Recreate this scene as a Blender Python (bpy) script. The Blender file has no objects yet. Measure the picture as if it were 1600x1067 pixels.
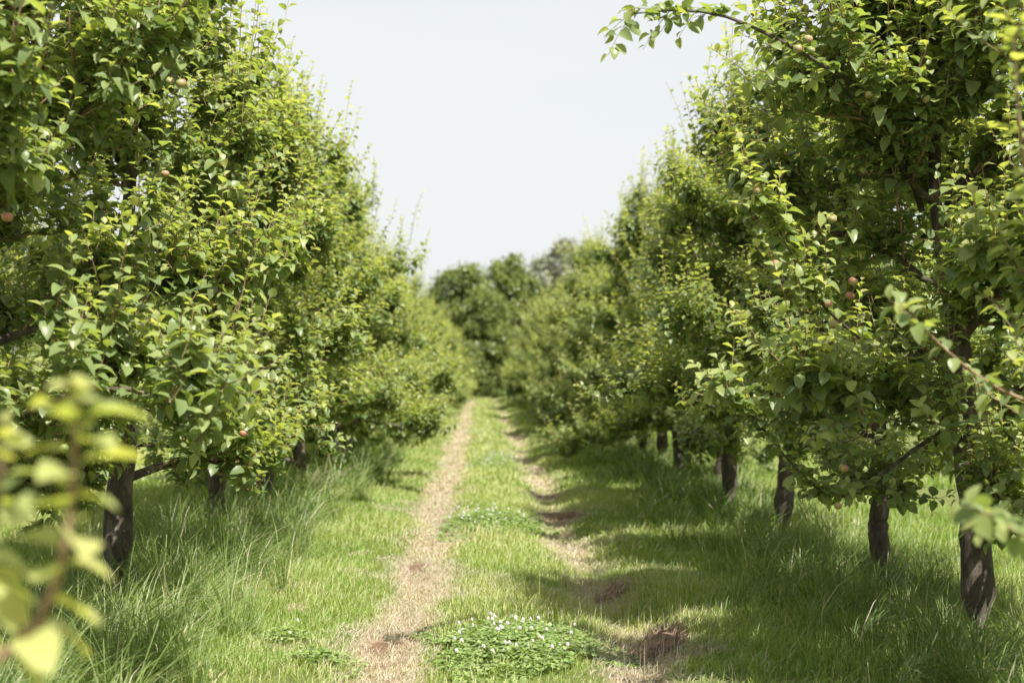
import bpy, math
import numpy as np
from mathutils import Vector, Euler, Matrix

scene = bpy.context.scene
COL = scene.collection
R = math.radians

# ------------------------------------------------------------------ camera
CAM_H, F_PX = 1.70, 2222.0
HOR, VPX = 579.0, 750.0
pitch = math.atan((HOR - 533.5) / F_PX)
yaw = -math.atan((800 - VPX) / F_PX)
cd = bpy.data.cameras.new('camera'); cam = bpy.data.objects.new('camera', cd); COL.objects.link(cam)
cam.location = (0, 0, CAM_H)
cam.rotation_euler = Euler((math.pi / 2 + pitch, 0, yaw), 'XYZ')
cd.sensor_width = 36; cd.lens = 50; cd.clip_start = 0.05; cd.clip_end = 3000
cd.dof.use_dof = True; cd.dof.focus_distance = 9.2; cd.dof.aperture_fstop = 1.7
scene.camera = cam
CAMM = cam.rotation_euler.to_matrix()

def at(px, py, d):
    """world point on the ray of photo pixel (px,py) at world depth y=d"""
    v = CAMM @ Vector(((px - 800) / F_PX, -(py - 533.5) / F_PX, -1))
    k = d / v.y
    return np.array([v.x * k, d, CAM_H + v.z * k])

# ------------------------------------------------------------------ light
SUN_EL, SUN_AZ = R(56), R(147)       # azimuth clockwise from +Y (down the alley): to the right, a little behind
w = bpy.data.worlds.new("World"); scene.world = w; w.use_nodes = True
nt = w.node_tree; nt.nodes.clear()
out = nt.nodes.new('ShaderNodeOutputWorld'); bg = nt.nodes.new('ShaderNodeBackground')
sky = nt.nodes.new('ShaderNodeTexSky'); sky.sky_type = 'NISHITA'; sky.sun_disc = False
sky.sun_elevation = SUN_EL; sky.sun_rotation = SUN_AZ; sky.air_density = 1.0; sky.dust_density = 3.0
# thin high cloud veil over the blue: pale and almost even
tc = nt.nodes.new('ShaderNodeTexCoord'); mp = nt.nodes.new('ShaderNodeMapping')
mp.inputs['Scale'].default_value = (1.0, 1.0, 4.0)
nz = nt.nodes.new('ShaderNodeTexNoise'); nz.inputs['Scale'].default_value = 1.7; nz.inputs['Detail'].default_value = 5
rp = nt.nodes.new('ShaderNodeMapRange')
rp.inputs['From Min'].default_value = 0.3; rp.inputs['From Max'].default_value = 0.7
rp.inputs['To Min'].default_value = 0.84; rp.inputs['To Max'].default_value = 0.98
mx = nt.nodes.new('ShaderNodeMix'); mx.data_type = 'RGBA'
mx.inputs[7].default_value = (4.32, 4.42, 4.45, 1)
nt.links.new(tc.outputs['Generated'], mp.inputs['Vector']); nt.links.new(mp.outputs[0], nz.inputs['Vector'])
nt.links.new(nz.outputs['Fac'], rp.inputs[0]); nt.links.new(rp.outputs[0], mx.inputs[0])
nt.links.new(sky.outputs[0], mx.inputs[6]); nt.links.new(mx.outputs[2], bg.inputs['Color'])
bg.inputs['Strength'].default_value = 0.1
nt.links.new(bg.outputs[0], out.inputs[0])

sd = bpy.data.lights.new('sun', 'SUN'); sd.energy = 5.0; sd.angle = R(0.6); sd.color = (1.0, 0.955, 0.88)
so = bpy.data.objects.new('sun', sd); COL.objects.link(so)
sdir = Vector((math.sin(SUN_AZ) * math.cos(SUN_EL), math.cos(SUN_AZ) * math.cos(SUN_EL), math.sin(SUN_EL)))
so.rotation_euler = sdir.to_track_quat('Z', 'Y').to_euler(); so.location = (20, -10, 30)
vs = scene.view_settings; vs.view_transform = 'Standard'; vs.look = 'None'; vs.gamma = 1; vs.exposure = 1.05
scene.cycles.use_denoising = True
scene.cycles.max_bounces = 10; scene.cycles.diffuse_bounces = 8; scene.cycles.transmission_bounces = 6

# ------------------------------------------------------------------ materials
def mat(name):
    m = bpy.data.materials.new(name); m.use_nodes = True; m.node_tree.nodes.clear()
    return m, m.node_tree

def N(nt, t, **kw):
    n = nt.nodes.new(t)
    for k, v in kw.items():
        if k.startswith('_'): setattr(n, k[1:], v)
        else: n.inputs[k.replace('__', ' ')].default_value = v
    return n

def ramp(nt, stops):
    n = nt.nodes.new('ShaderNodeValToRGB'); e = n.color_ramp.elements
    while len(e) < len(stops): e.new(0.5)
    for el, (p, c) in zip(e, stops): el.position = p; el.color = (*c, 1)
    return n

def leafy(name, stops, trans=0.35, rough=0.38, tmul=(2.0, 1.8, 0.7), spec=0.45, back=1.35):
    m, nt = mat(name)
    o = N(nt, 'ShaderNodeOutputMaterial')
    a = N(nt, 'ShaderNodeAttribute', _attribute_name='tint')
    r = ramp(nt, stops); nt.links.new(a.outputs['Fac'], r.inputs[0])
    # underside of the blade is paler and duller
    g = N(nt, 'ShaderNodeNewGeometry')
    pal = N(nt, 'ShaderNodeMix', _data_type='RGBA'); pal.blend_type = 'MULTIPLY'; pal.inputs[0].default_value = 1
    nt.links.new(r.outputs[0], pal.inputs[6])
    bm = N(nt, 'ShaderNodeMix', _data_type='RGBA')
    bm.inputs[6].default_value = (1, 1, 1, 1); bm.inputs[7].default_value = (back * 1.05, back, back * 1.25, 1)
    nt.links.new(g.outputs['Backfacing'], bm.inputs[0]); nt.links.new(bm.outputs[2], pal.inputs[7])
    p = N(nt, 'ShaderNodeBsdfPrincipled', Roughness=rough)
    p.inputs['Specular IOR Level'].default_value = spec
    nt.links.new(pal.outputs[2], p.inputs['Base Color'])
    tm = N(nt, 'ShaderNodeMix', _data_type='RGBA'); tm.blend_type = 'MULTIPLY'; tm.inputs[0].default_value = 1
    tm.inputs[7].default_value = (*tmul, 1); nt.links.new(r.outputs[0], tm.inputs[6])
    t = N(nt, 'ShaderNodeBsdfTranslucent'); nt.links.new(tm.outputs[2], t.inputs['Color'])
    s = N(nt, 'ShaderNodeMixShader', Fac=trans)
    nt.links.new(p.outputs[0], s.inputs[1]); nt.links.new(t.outputs[0], s.inputs[2])
    nt.links.new(s.outputs[0], o.inputs[0])
    return m

def rough_mat(name, c1, c2, scale, bump=0.3, rough=0.85, c3=None, stretch=(1, 1, 1), dist=0.02):
    m, nt = mat(name)
    o = N(nt, 'ShaderNodeOutputMaterial'); tc = N(nt, 'ShaderNodeTexCoord'); mp = N(nt, 'ShaderNodeMapping')
    mp.inputs['Scale'].default_value = stretch
    nt.links.new(tc.outputs['Object'], mp.inputs[0])
    n = N(nt, 'ShaderNodeTexNoise', Scale=scale, Detail=8, Roughness=0.65); nt.links.new(mp.outputs[0], n.inputs[0])
    st = [(0.3, c1), (0.7, c2)] if c3 is None else [(0.3, c1), (0.52, c2), (0.72, c3)]
    r = ramp(nt, st); nt.links.new(n.outputs['Fac'], r.inputs[0])
    p = N(nt, 'ShaderNodeBsdfPrincipled', Roughness=rough); nt.links.new(r.outputs[0], p.inputs['Base Color'])
    b = N(nt, 'ShaderNodeBump', Strength=bump, Distance=dist); nt.links.new(n.outputs['Fac'], b.inputs['Height'])
    nt.links.new(b.outputs[0], p.inputs['Normal']); nt.links.new(p.outputs[0], o.inputs[0])
    return m

M_LEAF = leafy('apple_leaf', [(0.0, (.108, .158, .070)), (0.4, (.212, .272, .104)), (0.72, (.332, .378, .145)), (1.0, (.46, .468, .18))],
               trans=0.45, tmul=(1.77, 1.72, 0.62))
M_FARLEAF = leafy('far_leaf', [(0, (.065, .10, .028)), (1, (.26, .31, .085))], trans=0.3)
M_GREYLEAF = leafy('grey_leaf', [(0, (.17, .19, .13)), (1, (.34, .36, .26))], trans=0.25, tmul=(1.3, 1.3, 0.8))
M_GRASS = leafy('grass_blade', [(0, (.082, .172, .028)), (0.5, (.222, .325, .058)), (0.85, (.42, .45, .17)), (1.0, (.58, .54, .32))],
                trans=0.35, rough=0.5, tmul=(1.6, 1.6, 0.6), back=1.0, spec=.35)
M_TALL = leafy('tall_grass_blade', [(0, (.085, .15, .035)), (0.6, (.20, .28, .07)), (0.9, (.35, .39, .17)), (1.0, (.5, .46, .28))],
               trans=0.3, rough=0.42, tmul=(1.6, 1.7, 0.6), back=1.0, spec=.3)
M_DRY = leafy('dry_blade', [(0, (.20, .26, .09)), (0.4, (.35, .36, .18)), (1, (.56, .49, .34))], trans=0.2, rough=0.7,
              tmul=(1.2, 1.1, 0.8), back=1.0, spec=.2)
M_CLOVER = leafy('clover_leaf', [(0, (.11, .18, .05)), (1, (.31, .40, .14))], trans=0.3, tmul=(1.8, 1.8, .6))
M_PETAL = leafy('clover_petal', [(0, (.72, .60, .48)), (.35, (.88, .87, .82)), (1, (.90, .90, .86))], trans=0.2, tmul=(1, 1, 1), back=1.0)
M_TWIG = rough_mat('young_bark', (.16, .09, .055), (.36, .25, .16), 30, bump=.2, rough=.6)
M_BARK = rough_mat('apple_bark', (.025, .02, .015), (.085, .068, .05), 11, bump=1.0, rough=.9, c3=(.25, .22, .165), stretch=(1, 1, .35), dist=.03)
M_STRAW = leafy('brown_straw', [(0, (.12, .08, .045)), (0.6, (.27, .195, .11)), (1, (.46, .37, .22))], trans=.1, rough=.8, tmul=(1, 1, 1), back=1, spec=.15)
M_SOIL = rough_mat('clod_soil', (.07, .042, .028), (.18, .11, .07), 18, bump=.9, c3=(.32, .225, .15))

def apple_material():
    m, nt = mat('apple_skin')
    o = N(nt, 'ShaderNodeOutputMaterial'); tc = N(nt, 'ShaderNodeTexCoord'); oi = N(nt, 'ShaderNodeObjectInfo')
    sp = N(nt, 'ShaderNodeSeparateXYZ'); nt.links.new(tc.outputs['Object'], sp.inputs[0])
    n = N(nt, 'ShaderNodeTexNoise', Scale=45, Detail=5); nt.links.new(tc.outputs['Object'], n.inputs[0])
    a = N(nt, 'ShaderNodeMath', _operation='MULTIPLY'); a.inputs[1].default_value = 13
    nt.links.new(sp.outputs['X'], a.inputs[0])
    b = N(nt, 'ShaderNodeMath', _operation='ADD'); nt.links.new(a.outputs[0], b.inputs[0]); nt.links.new(n.outputs['Fac'], b.inputs[1])
    c = N(nt, 'ShaderNodeMath', _operation='ADD'); nt.links.new(b.outputs[0], c.inputs[0])
    d = N(nt, 'ShaderNodeMapRange'); d.inputs['To Min'].default_value = -.42; d.inputs['To Max'].default_value = .3
    nt.links.new(oi.outputs['Random'], d.inputs[0]); nt.links.new(d.outputs[0], c.inputs[1])
    r = ramp(nt, [(0.2, (.20, .25, .08)), (0.5, (.34, .27, .12)), (0.95, (.36, .15, .10))]); nt.links.new(c.outputs[0], r.inputs[0])
    p = N(nt, 'ShaderNodeBsdfPrincipled', Roughness=.35); nt.links.new(r.outputs[0], p.inputs['Base Color'])
    nt.links.new(p.outputs[0], o.inputs[0]); return m
M_APPLE = apple_material()

def ground_material():
    m, nt = mat('orchard_ground'); L = nt.links.new
    o = N(nt, 'ShaderNodeOutputMaterial'); tc = N(nt, 'ShaderNodeTexCoord')
    a = N(nt, 'ShaderNodeAttribute', _attribute_name='wear')        # how worn the turf is (tyre tracks)
    n1 = N(nt, 'ShaderNodeTexNoise', Scale=2.2, Detail=6, Roughness=.6); L(tc.outputs['Object'], n1.inputs[0])
    n2 = N(nt, 'ShaderNodeTexNoise', Scale=40, Detail=8, Roughness=.7); L(tc.outputs['Object'], n2.inputs[0])
    n3 = N(nt, 'ShaderNodeTexNoise', Scale=0.9, Detail=4); L(tc.outputs['Object'], n3.inputs[0])
    turf = ramp(nt, [(.3, (.07, .085, .03)), (.55, (.15, .175, .05)), (.75, (.27, .27, .10))]); L(n2.outputs['Fac'], turf.inputs[0])
    soil = ramp(nt, [(.25, (.23, .165, .115)), (.5, (.35, .265, .185)), (.75, (.46, .37, .27))]); L(n2.outputs['Fac'], soil.inputs[0])
    pink = N(nt, 'ShaderNodeMix', _data_type='RGBA'); pink.inputs[7].default_value = (.40, .23, .17, 1)
    pr = N(nt, 'ShaderNodeMapRange'); pr.inputs['From Min'].default_value = .5; pr.inputs['From Max'].default_value = .66
    pr.inputs['To Max'].default_value = .6
    L(n1.outputs['Fac'], pr.inputs[0]); L(pr.outputs[0], pink.inputs[0]); L(soil.outputs[0], pink.inputs[6])
    ad = N(nt, 'ShaderNodeMath', _operation='ADD'); L(a.outputs['Fac'], ad.inputs[0])
    sb = N(nt, 'ShaderNodeMapRange'); sb.inputs['To Min'].default_value = -.35; sb.inputs['To Max'].default_value = .35
    L(n1.outputs['Fac'], sb.inputs[0]); L(sb.outputs[0], ad.inputs[1])
    mr = N(nt, 'ShaderNodeMapRange'); mr.inputs['From Min'].default_value = .3; mr.inputs['From Max'].default_value = .6
    L(ad.outputs[0], mr.inputs[0])
    mx = N(nt, 'ShaderNodeMix', _data_type='RGBA'); L(mr.outputs[0], mx.inputs[0]); L(turf.outputs[0], mx.inputs[6])
    brown = ramp(nt, [(.25, (.085, .05, .032)), (.5, (.17, .105, .065)), (.75, (.27, .18, .115))]); L(n2.outputs['Fac'], brown.inputs[0])
    br = N(nt, 'ShaderNodeMapRange'); br.inputs['From Min'].default_value = .95; br.inputs['From Max'].default_value = 1.35; L(ad.outputs[0], br.inputs[0])
    bx = N(nt, 'ShaderNodeMix', _data_type='RGBA'); L(br.outputs[0], bx.inputs[0]); L(pink.outputs[2], bx.inputs[6]); L(brown.outputs[0], bx.inputs[7]); L(bx.outputs[2], mx.inputs[7])
    p = N(nt, 'ShaderNodeBsdfPrincipled', Roughness=.9); p.inputs['Specular IOR Level'].default_value = .2
    L(mx.outputs[2], p.inputs['Base Color'])
    b = N(nt, 'ShaderNodeBump', Strength=.8, Distance=.03); L(n2.outputs['Fac'], b.inputs['Height']); L(b.outputs[0], p.inputs['Normal'])
    L(p.outputs[0], o.inputs[0]); return m
M_GROUND = ground_material()

# ------------------------------------------------------------------ mesh helpers
def mesh(name, parts, mats, smooth=True):
    """parts: list of (V[n,3], F[m,k], material_index, tint[n] or None)"""
    VS, LI, LS, MI, TT = [], [], [], [], []
    vo = 0; lo = 0
    for V, F, mi, T in parts:
        if len(V) == 0: continue
        k = F.shape[1]
        VS.append(V); LI.append((F + vo).ravel()); LS.append(lo + np.arange(len(F)) * k)
        MI.append(np.full(len(F), mi)); TT.append(T if T is not None else np.zeros(len(V)))
        vo += len(V); lo += F.size
    me = bpy.data.meshes.new(name)
    V = np.concatenate(VS); LI = np.concatenate(LI); LS = np.concatenate(LS); MI = np.concatenate(MI); TT = np.concatenate(TT)
    me.vertices.add(len(V)); me.vertices.foreach_set('co', V.astype(np.float32).ravel())
    me.loops.add(len(LI)); me.loops.foreach_set('vertex_index', LI.astype(np.int32))
    me.polygons.add(len(LS)); me.polygons.foreach_set('loop_start', LS.astype(np.int32))
    me.update(calc_edges=True)
    me.polygons.foreach_set('material_index', MI.astype(np.int32))
    me.polygons.foreach_set('use_smooth', np.full(len(LS), smooth))
    at_ = me.attributes.new('tint', 'FLOAT', 'POINT'); at_.data.foreach_set('value', TT.astype(np.float32))
    for m in mats: me.materials.append(m)
    me.validate()
    return me

def obj(name, me, parent=None, loc=(0, 0, 0), rz=0.0):
    o = bpy.data.objects.new(name, me); COL.objects.link(o); o.location = loc; o.rotation_euler = (0, 0, rz)
    if parent is not None: o.parent = parent
    return o

def tag(o, label=None, cat=None, group=None, kind=None):
    if label: o['label'] = label
    if cat: o['category'] = cat
    if group: o['group'] = group
    if kind: o['kind'] = kind
    return o

def nrm(a): return a / np.maximum(np.linalg.norm(a, axis=-1, keepdims=True), 1e-9)

def tubes(P, Rr, sides=4):
    """P [K,n,3], Rr [K,n] -> verts, quads; batch of tubes"""
    K, n, _ = P.shape
    T = np.gradient(P, axis=1); T = nrm(T)
    mT = nrm(P[:, -1:] - P[:, :1]); ref = np.where(np.abs(mT[..., 2:3]) > .75, np.array([1., .1, 0]), np.array([0, .1, 1.]))
    U = nrm(np.cross(T, np.broadcast_to(ref, T.shape))); W = np.cross(T, U)
    a = np.arange(sides) / sides * 2 * np.pi
    V = P[:, :, None] + Rr[:, :, None, None] * (np.cos(a)[:, None] * U[:, :, None] + np.sin(a)[:, None] * W[:, :, None])
    base = (np.arange(K)[:, None, None] * n + np.arange(n - 1)[None, :, None]) * sides
    j = np.arange(sides)[None, None]; j2 = (j + 1) % sides
    F = np.stack([base + j, base + j2, base + sides + j2, base + sides + j], -1).reshape(-1, 4)
    return V.reshape(-1, 3), F

LT = np.array([0, .14, .34, .58, .84, 1.0]); LW = np.array([.014, .03, .255, .29, .175, .0])
def leaves(P, D, Nn, L, W, curl, fold, tint, LT=LT, LW=LW, rng=None):
    """batch of leaves: base P, direction D, normal Nn, length L, width factor W"""
    D = nrm(D); Nn = nrm(Nn - (Nn * D).sum(-1, keepdims=True) * D); S = np.cross(D, Nn)
    K = len(P); m = len(LT)
    along = np.broadcast_to(LT, (K, m)) * L[:, None]
    w = LW[None] * L[:, None] * W[:, None]
    dz = -curl[:, None] * (LT ** 2)[None] * L[:, None]
    along = along * (1 - .25 * np.abs(curl[:, None]) * LT[None])
    mid = P[:, None] + along[..., None] * D[:, None] + dz[..., None] * Nn[:, None]
    up = (fold[:, None] * w)[..., None] * Nn[:, None]
    side = w[..., None] * S[:, None]
    wav = 0
    if rng is not None: wav = (rng.normal(0, .07, (K, m, 1)) * w[..., None]) * Nn[:, None]
    A = mid - side + up + wav; B = mid; C = mid + side + up - wav
    V = np.stack([A, B, C], 2).reshape(-1, 3)     # K, m, 3
    b = np.arange(K)[:, None] * m * 3
    i = np.arange(m - 1)[None] * 3
    q = b + i
    F = np.concatenate([np.stack([q, q + 1, q + 4, q + 3], -1).reshape(-1, 4), np.stack([q + 1, q + 2, q + 5, q + 4], -1).reshape(-1, 4)])
    return V, F, np.repeat(tint, m * 3)

def curve_pts(P0, D, L, up, n, rng, wob=.03):
    """K curved paths that start at P0 in direction D and bend by 'up' (K,) in z"""
    K = len(P0); t = np.linspace(0, 1, n)
    P = P0[:, None] + D[:, None] * (L[:, None, None] * t[None, :, None])
    P[..., 2] += up[:, None] * (t ** 2)[None] * L[:, None]
    nz_ = rng.normal(0, 1, (K, n, 3)) * wob * L[:, None, None] * t[None, :, None]
    return P + nz_

def shoots(P0, D, L, rng, up=None, size=.104, spacing=.023, base_age=.25, r0=.0035, young=1.0, nside=4):
    """leafy twigs: returns twig (V,F) and leaf (V,F,T)"""
    K = len(P0); n = 5
    if up is None: up = rng.uniform(.1, .6, K)
    P = curve_pts(P0, nrm(D), L, up, n, rng)
    Rr = r0 * np.sqrt(np.clip(L / .35, .3, 3))[:, None] * np.linspace(1, .35, n)[None]
    tv, tf = tubes(P, Rr, nside)
    maxn = int(np.ceil(L.max() / spacing)) + 2
    idx = np.arange(maxn)[None]; cnt = np.maximum((L / spacing).astype(int), 4)[:, None]
    ok = idx < cnt
    t = np.clip((idx + .5 + rng.normal(0, .25, (K, maxn))) / cnt, 0.02, 1)
    f = t * (n - 1); i0 = np.clip(f.astype(int), 0, n - 2); fr = (f - i0)[..., None]
    kk = np.arange(K)[:, None]
    pos = P[kk, i0] * (1 - fr) + P[kk, i0 + 1] * fr
    ax = nrm(P[kk, i0 + 1] - P[kk, i0])
    ph = idx * 2.4 + rng.uniform(0, 6.28, (K, 1)) + rng.normal(0, .3, (K, maxn))
    ref = nrm(np.cross(ax, np.array([.3, .2, 1.0]) + rng.normal(0, .01, (K, 1, 3)))); v = np.cross(ax, ref)
    rad = np.cos(ph)[..., None] * ref + np.sin(ph)[..., None] * v
    ang = (np.pi / 180) * (78 - 45 * t ** 3 + rng.normal(0, 12, t.shape))
    d = rad * np.sin(ang)[..., None] + ax * np.cos(ang)[..., None]
    d[..., 2] += .12 - .25 * (1 - t)
    nn = ax * .55 + np.array([.12, -.1, 1.15]) + rng.normal(0, .24, d.shape)
    sz = size * (1 - .5 * t ** 4) * rng.uniform(.6, 1.32, t.shape)
    sz = np.where(t < .12, sz * .75, sz)
    age = base_age + .5 * young * t ** 1.7 + rng.normal(0, .11, t.shape) + rng.normal(0, .07, (K, 1))
    ok = ok.ravel()
    pick = lambda a: a.reshape(-1, a.shape[-1])[ok] if a.ndim == 3 else a.ravel()[ok]
    m = ok.sum()
    lv = leaves(pick(pos), pick(d), pick(nn), pick(sz), rng.uniform(.85, 1.2, m), rng.uniform(.1, .75, m),
                rng.uniform(.2, .65, m), np.clip(pick(age), 0, 1), rng=rng)
    return (tv, tf), lv

def rosettes(P0, rng, n=6, size=.09, age=.2):
    K = len(P0); a = rng.uniform(0, 6.28, (K, 1)) + np.arange(n)[None] * 2.4
    el = rng.uniform(-.3, .7, (K, n))
    d = np.stack([np.cos(a) * np.cos(el), np.sin(a) * np.cos(el), np.sin(el)], -1)
    nn = np.array([.1, 0, 1.]) + rng.normal(0, .35, d.shape) + 0 * d
    P = np.repeat(P0[:, None], n, 1) + d * .012
    m = K * n
    return leaves(P.reshape(-1, 3), d.reshape(-1, 3), nn.reshape(-1, 3), size * rng.uniform(.7, 1.2, m), rng.uniform(.85, 1.15, m),
                  rng.uniform(0, .45, m), rng.uniform(.1, .5, m), np.clip(age + rng.normal(0, .12, m), 0, 1), rng=rng)

def bark_tube(path, rad, sides, rng, rough=.08):
    V, F = tubes(np.array(path)[None], np.array(rad)[None], sides)
    c = np.repeat(np.array(path), sides, 0)
    n = len(path); a = np.tile(np.arange(sides), n) / sides * 6.283
    ph = rng.uniform(0, 6.28, 4)
    z = np.repeat(np.arange(n), sides)
    k = 1 + rough * (np.sin(2 * a + ph[0] + z * .3) + .6 * np.sin(5 * a + ph[1] - z * .25) + .5 * np.sin(3 * a + z * .7 + ph[2])) + rng.normal(0, rough * .35, len(a))
    return c + (V - c) * k[:, None], F

def smooth_path(pts, n):
    pts = np.array(pts, float); t = np.linspace(0, 1, len(pts)); tt = np.linspace(0, 1, n)
    P = np.stack([np.interp(tt, t, pts[:, k]) for k in range(3)], 1)
    for _ in range(2): P[1:-1] = (P[:-2] + 2 * P[1:-1] + P[2:]) / 4
    return P

def halfwidth(z, H):
    return np.interp(z / H, [0, .11, .22, .40, .58, .75, .9, 1.0], [1.2, 1.66, 1.7, 1.48, 1.1, .74, .46, .25])

TREES = {}
def build_tree(key, seed, H=5.3, lean=(0, 0), wid=1.0, base_r=.095, low=.92, extra=None, dens=1.0, bright=0.0, skip=None, nlimb=22):
    """returns dict of meshes: trunk, limbs[], crown, apple spots.
    extra: list of (path, root radius, list of shoot specs) given relative to the tree base"""
    rng = np.random.default_rng(seed)
    zt = H - .75
    n = 16; z = np.linspace(-.08, zt, n)
    path = np.stack([lean[0] * (z / zt) ** 1.1 + np.cumsum(rng.normal(0, .018, n)), lean[1] * (z / zt) + np.cumsum(rng.normal(0, .018, n)), z], 1)
    path[:, :2] -= path[1, :2]
    # dense rings low down where the trunk shows
    zz = np.concatenate([np.linspace(-.08, 1.2, 18), np.linspace(1.35, zt, 14)])
    P = np.stack([np.interp(zz, path[:, 2], path[:, 0]), np.interp(zz, path[:, 2], path[:, 1]), zz], 1)
    rr = np.interp(zz, [-.1, .0, .15, .9, 1.1, 2.2, zt], [base_r * 1.9, base_r * 1.6, base_r * 1.15, base_r * .92, base_r * 1.0, base_r * .62, .012])
    V, F = bark_tube(P, rr, 16, rng, .07)
    trunk = mesh(key + '_trunk', [(V, F, 0, None)], [M_BARK])
    def tp(h): return np.array([np.interp(h, P[:, 2], P[:, 0]), np.interp(h, P[:, 2], P[:, 1]), h])
    limbs, lpaths = [], []
    ga = rng.uniform(0, 6.28)
    for i in range(nlimb):
        h = low + .12 + (zt - low - .2) * (i / (nlimb - 1)) ** .85 + rng.normal(0, .05)
        az = ga + i * 2.4 + rng.normal(0, .25)
        hw = halfwidth(h + .2, H) * wid * 1.06 - .2
        L = max(.2, hw * rng.uniform(.8, 1.1))
        if skip is not None: L *= skip(az, h)
        s = h / H
        rise = (.25 + .7 * s) * L
        droop = -.55 * L * max(0, 1 - 2.0 * s)
        t = np.linspace(0, 1, 9)
        d = np.array([math.cos(az), math.sin(az)])
        side = np.array([-d[1], d[0]]) * rng.normal(0, .1) * L
        o = tp(h)
        lp = np.stack([o[0] + d[0] * L * t + side[0] * t * t, o[1] + d[1] * L * t + side[1] * t * t, o[2] + rise * t + droop * t ** 2], 1)
        lp[1:] += rng.normal(0, .018, (8, 3))
        r0 = np.interp(s, [0.1, .5, 1], [.036, .024, .012]) * rng.uniform(.85, 1.2)
        V, F = bark_tube(lp, np.linspace(r0, .006, 9), 7, rng, .06)
        limbs.append(mesh(key + '_limb', [(V, F, 0, None)], [M_BARK])); lpaths.append(lp)
    # leader
    # secondary branches
    B0, BD, BL, BU = [], [], [], []
    for lp in lpaths:
        L = np.linalg.norm(lp[-1] - lp[0]); nb = max(3, int(L / .10 * dens))
        for t in rng.uniform(.12, 1, nb):
            f = t * 8; i = min(int(f), 7); p = lp[i] + (lp[i + 1] - lp[i]) * (f - i)
            ax = nrm(lp[min(i + 1, 8)] - lp[i]); sd = np.cross(ax, [0, 0, 1.]) * rng.choice([-1, 1])
            d = ax * rng.uniform(.2, .9) + sd * rng.uniform(.5, 1) + np.array([0, 0, rng.uniform(-.35, .7)])
            B0.append(p); BD.append(nrm(d)); BL.append(rng.uniform(.28, .62) * (1.1 - .4 * t) * (1 if wid > .8 else wid)); BU.append(rng.uniform(-.3, .35))
    for h in np.linspace(H * .6, zt, 10):
        a = rng.uniform(0, 6.28); B0.append(tp(h)); BD.append(nrm(np.array([math.cos(a), math.sin(a), .6]))); BL.append(rng.uniform(.2, .4)); BU.append(.3)
    B0 = np.array(B0); BD = np.array(BD); BL = np.array(BL); BU = np.array(BU)
    BP = curve_pts(B0, BD, BL, BU, 6, rng, .05)
    btv, btf = tubes(BP, np.linspace(1, .5, 6)[None] * (.0085 * np.sqrt(BL / .4))[:, None], 5)
    # shoots
    S0, SD, SL = [], [], []
    K = len(BP)
    for rep in range(7):
        t = rng.uniform(.25, 1, K) if rep else np.ones(K)
        if rep >= 1 and dens < 1: 
            keep = rng.random(K) < dens
        else: keep = np.ones(K, bool)
        f = t * 5; i = np.clip(f.astype(int), 0, 4); fr = (f - i)[:, None]
        p = BP[np.arange(K), i] * (1 - fr) + BP[np.arange(K), i + 1] * fr
        outw = p - np.array([0, 0, 1.])[None] * p[:, 2:3]; outw[:, 2] = 0; outw = nrm(outw)
        s = np.clip(p[:, 2:3] / H, 0, 1)
        d = outw * rng.uniform(.1, .75, (K, 1)) + np.array([0, 0, 1.]) * (rng.uniform(.15, 1.15, (K, 1)) + s * .8 - .25) + rng.normal(0, .35, (K, 3))
        l = rng.uniform(.12, .34, K) + (rng.random(K) < .2) * rng.uniform(.12, .4, K)
        S0.append(p[keep]); SD.append(d[keep]); SL.append(l[keep])
    # leader tip shoots, upright
    top = tp(zt)
    m = 9
    S0.append(np.repeat(top[None], m, 0) + rng.normal(0, .06, (m, 3))); SD.append(np.array([0, 0, 1.])[None] + rng.normal(0, .3, (m, 3))); SL.append(rng.uniform(.35, .8, m))
    for lp in lpaths[-13:]:
        m = 3; S0.append(np.repeat(lp[-1][None], m, 0)); SD.append(np.array([0, 0, 1.])[None] + rng.normal(0, .25, (m, 3))); SL.append(rng.uniform(.3, .65, m) + (rng.random() < .35) * .35)
    S0 = np.concatenate(S0); SD = np.concatenate(SD); SL = np.concatenate(SL)
    (tv, tf), lv = shoots(S0, SD, SL, rng, base_age=.22 + bright, spacing=.024)
    # spur rosettes on branches and limbs
    ti = rng.integers(1, 6, (K, 4)); RP = BP[np.arange(K)[:, None], ti].reshape(-1, 3)
    LP = np.concatenate([lp[3:] for lp in lpaths]); RP = np.concatenate([RP, LP])
    lr = rosettes(RP + rng.normal(0, .012, RP.shape), rng, 7, age=.18 + bright)
    parts = [(lv[0], lv[1], 0, lv[2]), (lr[0], lr[1], 0, lr[2]), (tv, tf, 1, None), (btv, btf, 1, None)]
    ap = []
    for spec in (extra or []):
        ep = smooth_path(spec['path'], 14)
        V, F = bark_tube(ep, np.linspace(spec['r'], spec.get('r1', .004), 14), 7, rng, .05)
        limbs.append(mesh(key + '_limb', [(V, F, 0, None)], [M_TWIG if spec.get('young') else M_BARK]))
        ns = spec['n']; t = rng.uniform(spec.get('t0', .2), 1, ns); t[:2] = 1
        f = t * 13; i = np.clip(f.astype(int), 0, 12); fr = (f - i)[:, None]
        p = ep[i] * (1 - fr) + ep[i + 1] * fr; ax = nrm(ep[i + 1] - ep[i])
        d = ax * .7 + np.array(spec.get('dir', (0, 0, .4))) + rng.normal(0, spec.get('spread', .5), p.shape)
        (a, b), l2 = shoots(p, d, rng.uniform(*spec['len'], ns), rng, base_age=spec.get('age', .3), size=spec.get('size', .088), up=np.full(ns, spec.get('up', .2)), young=spec.get('yng', 1))
        parts += [(a, b, 1, None), (l2[0], l2[1], 0, l2[2])]
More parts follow.
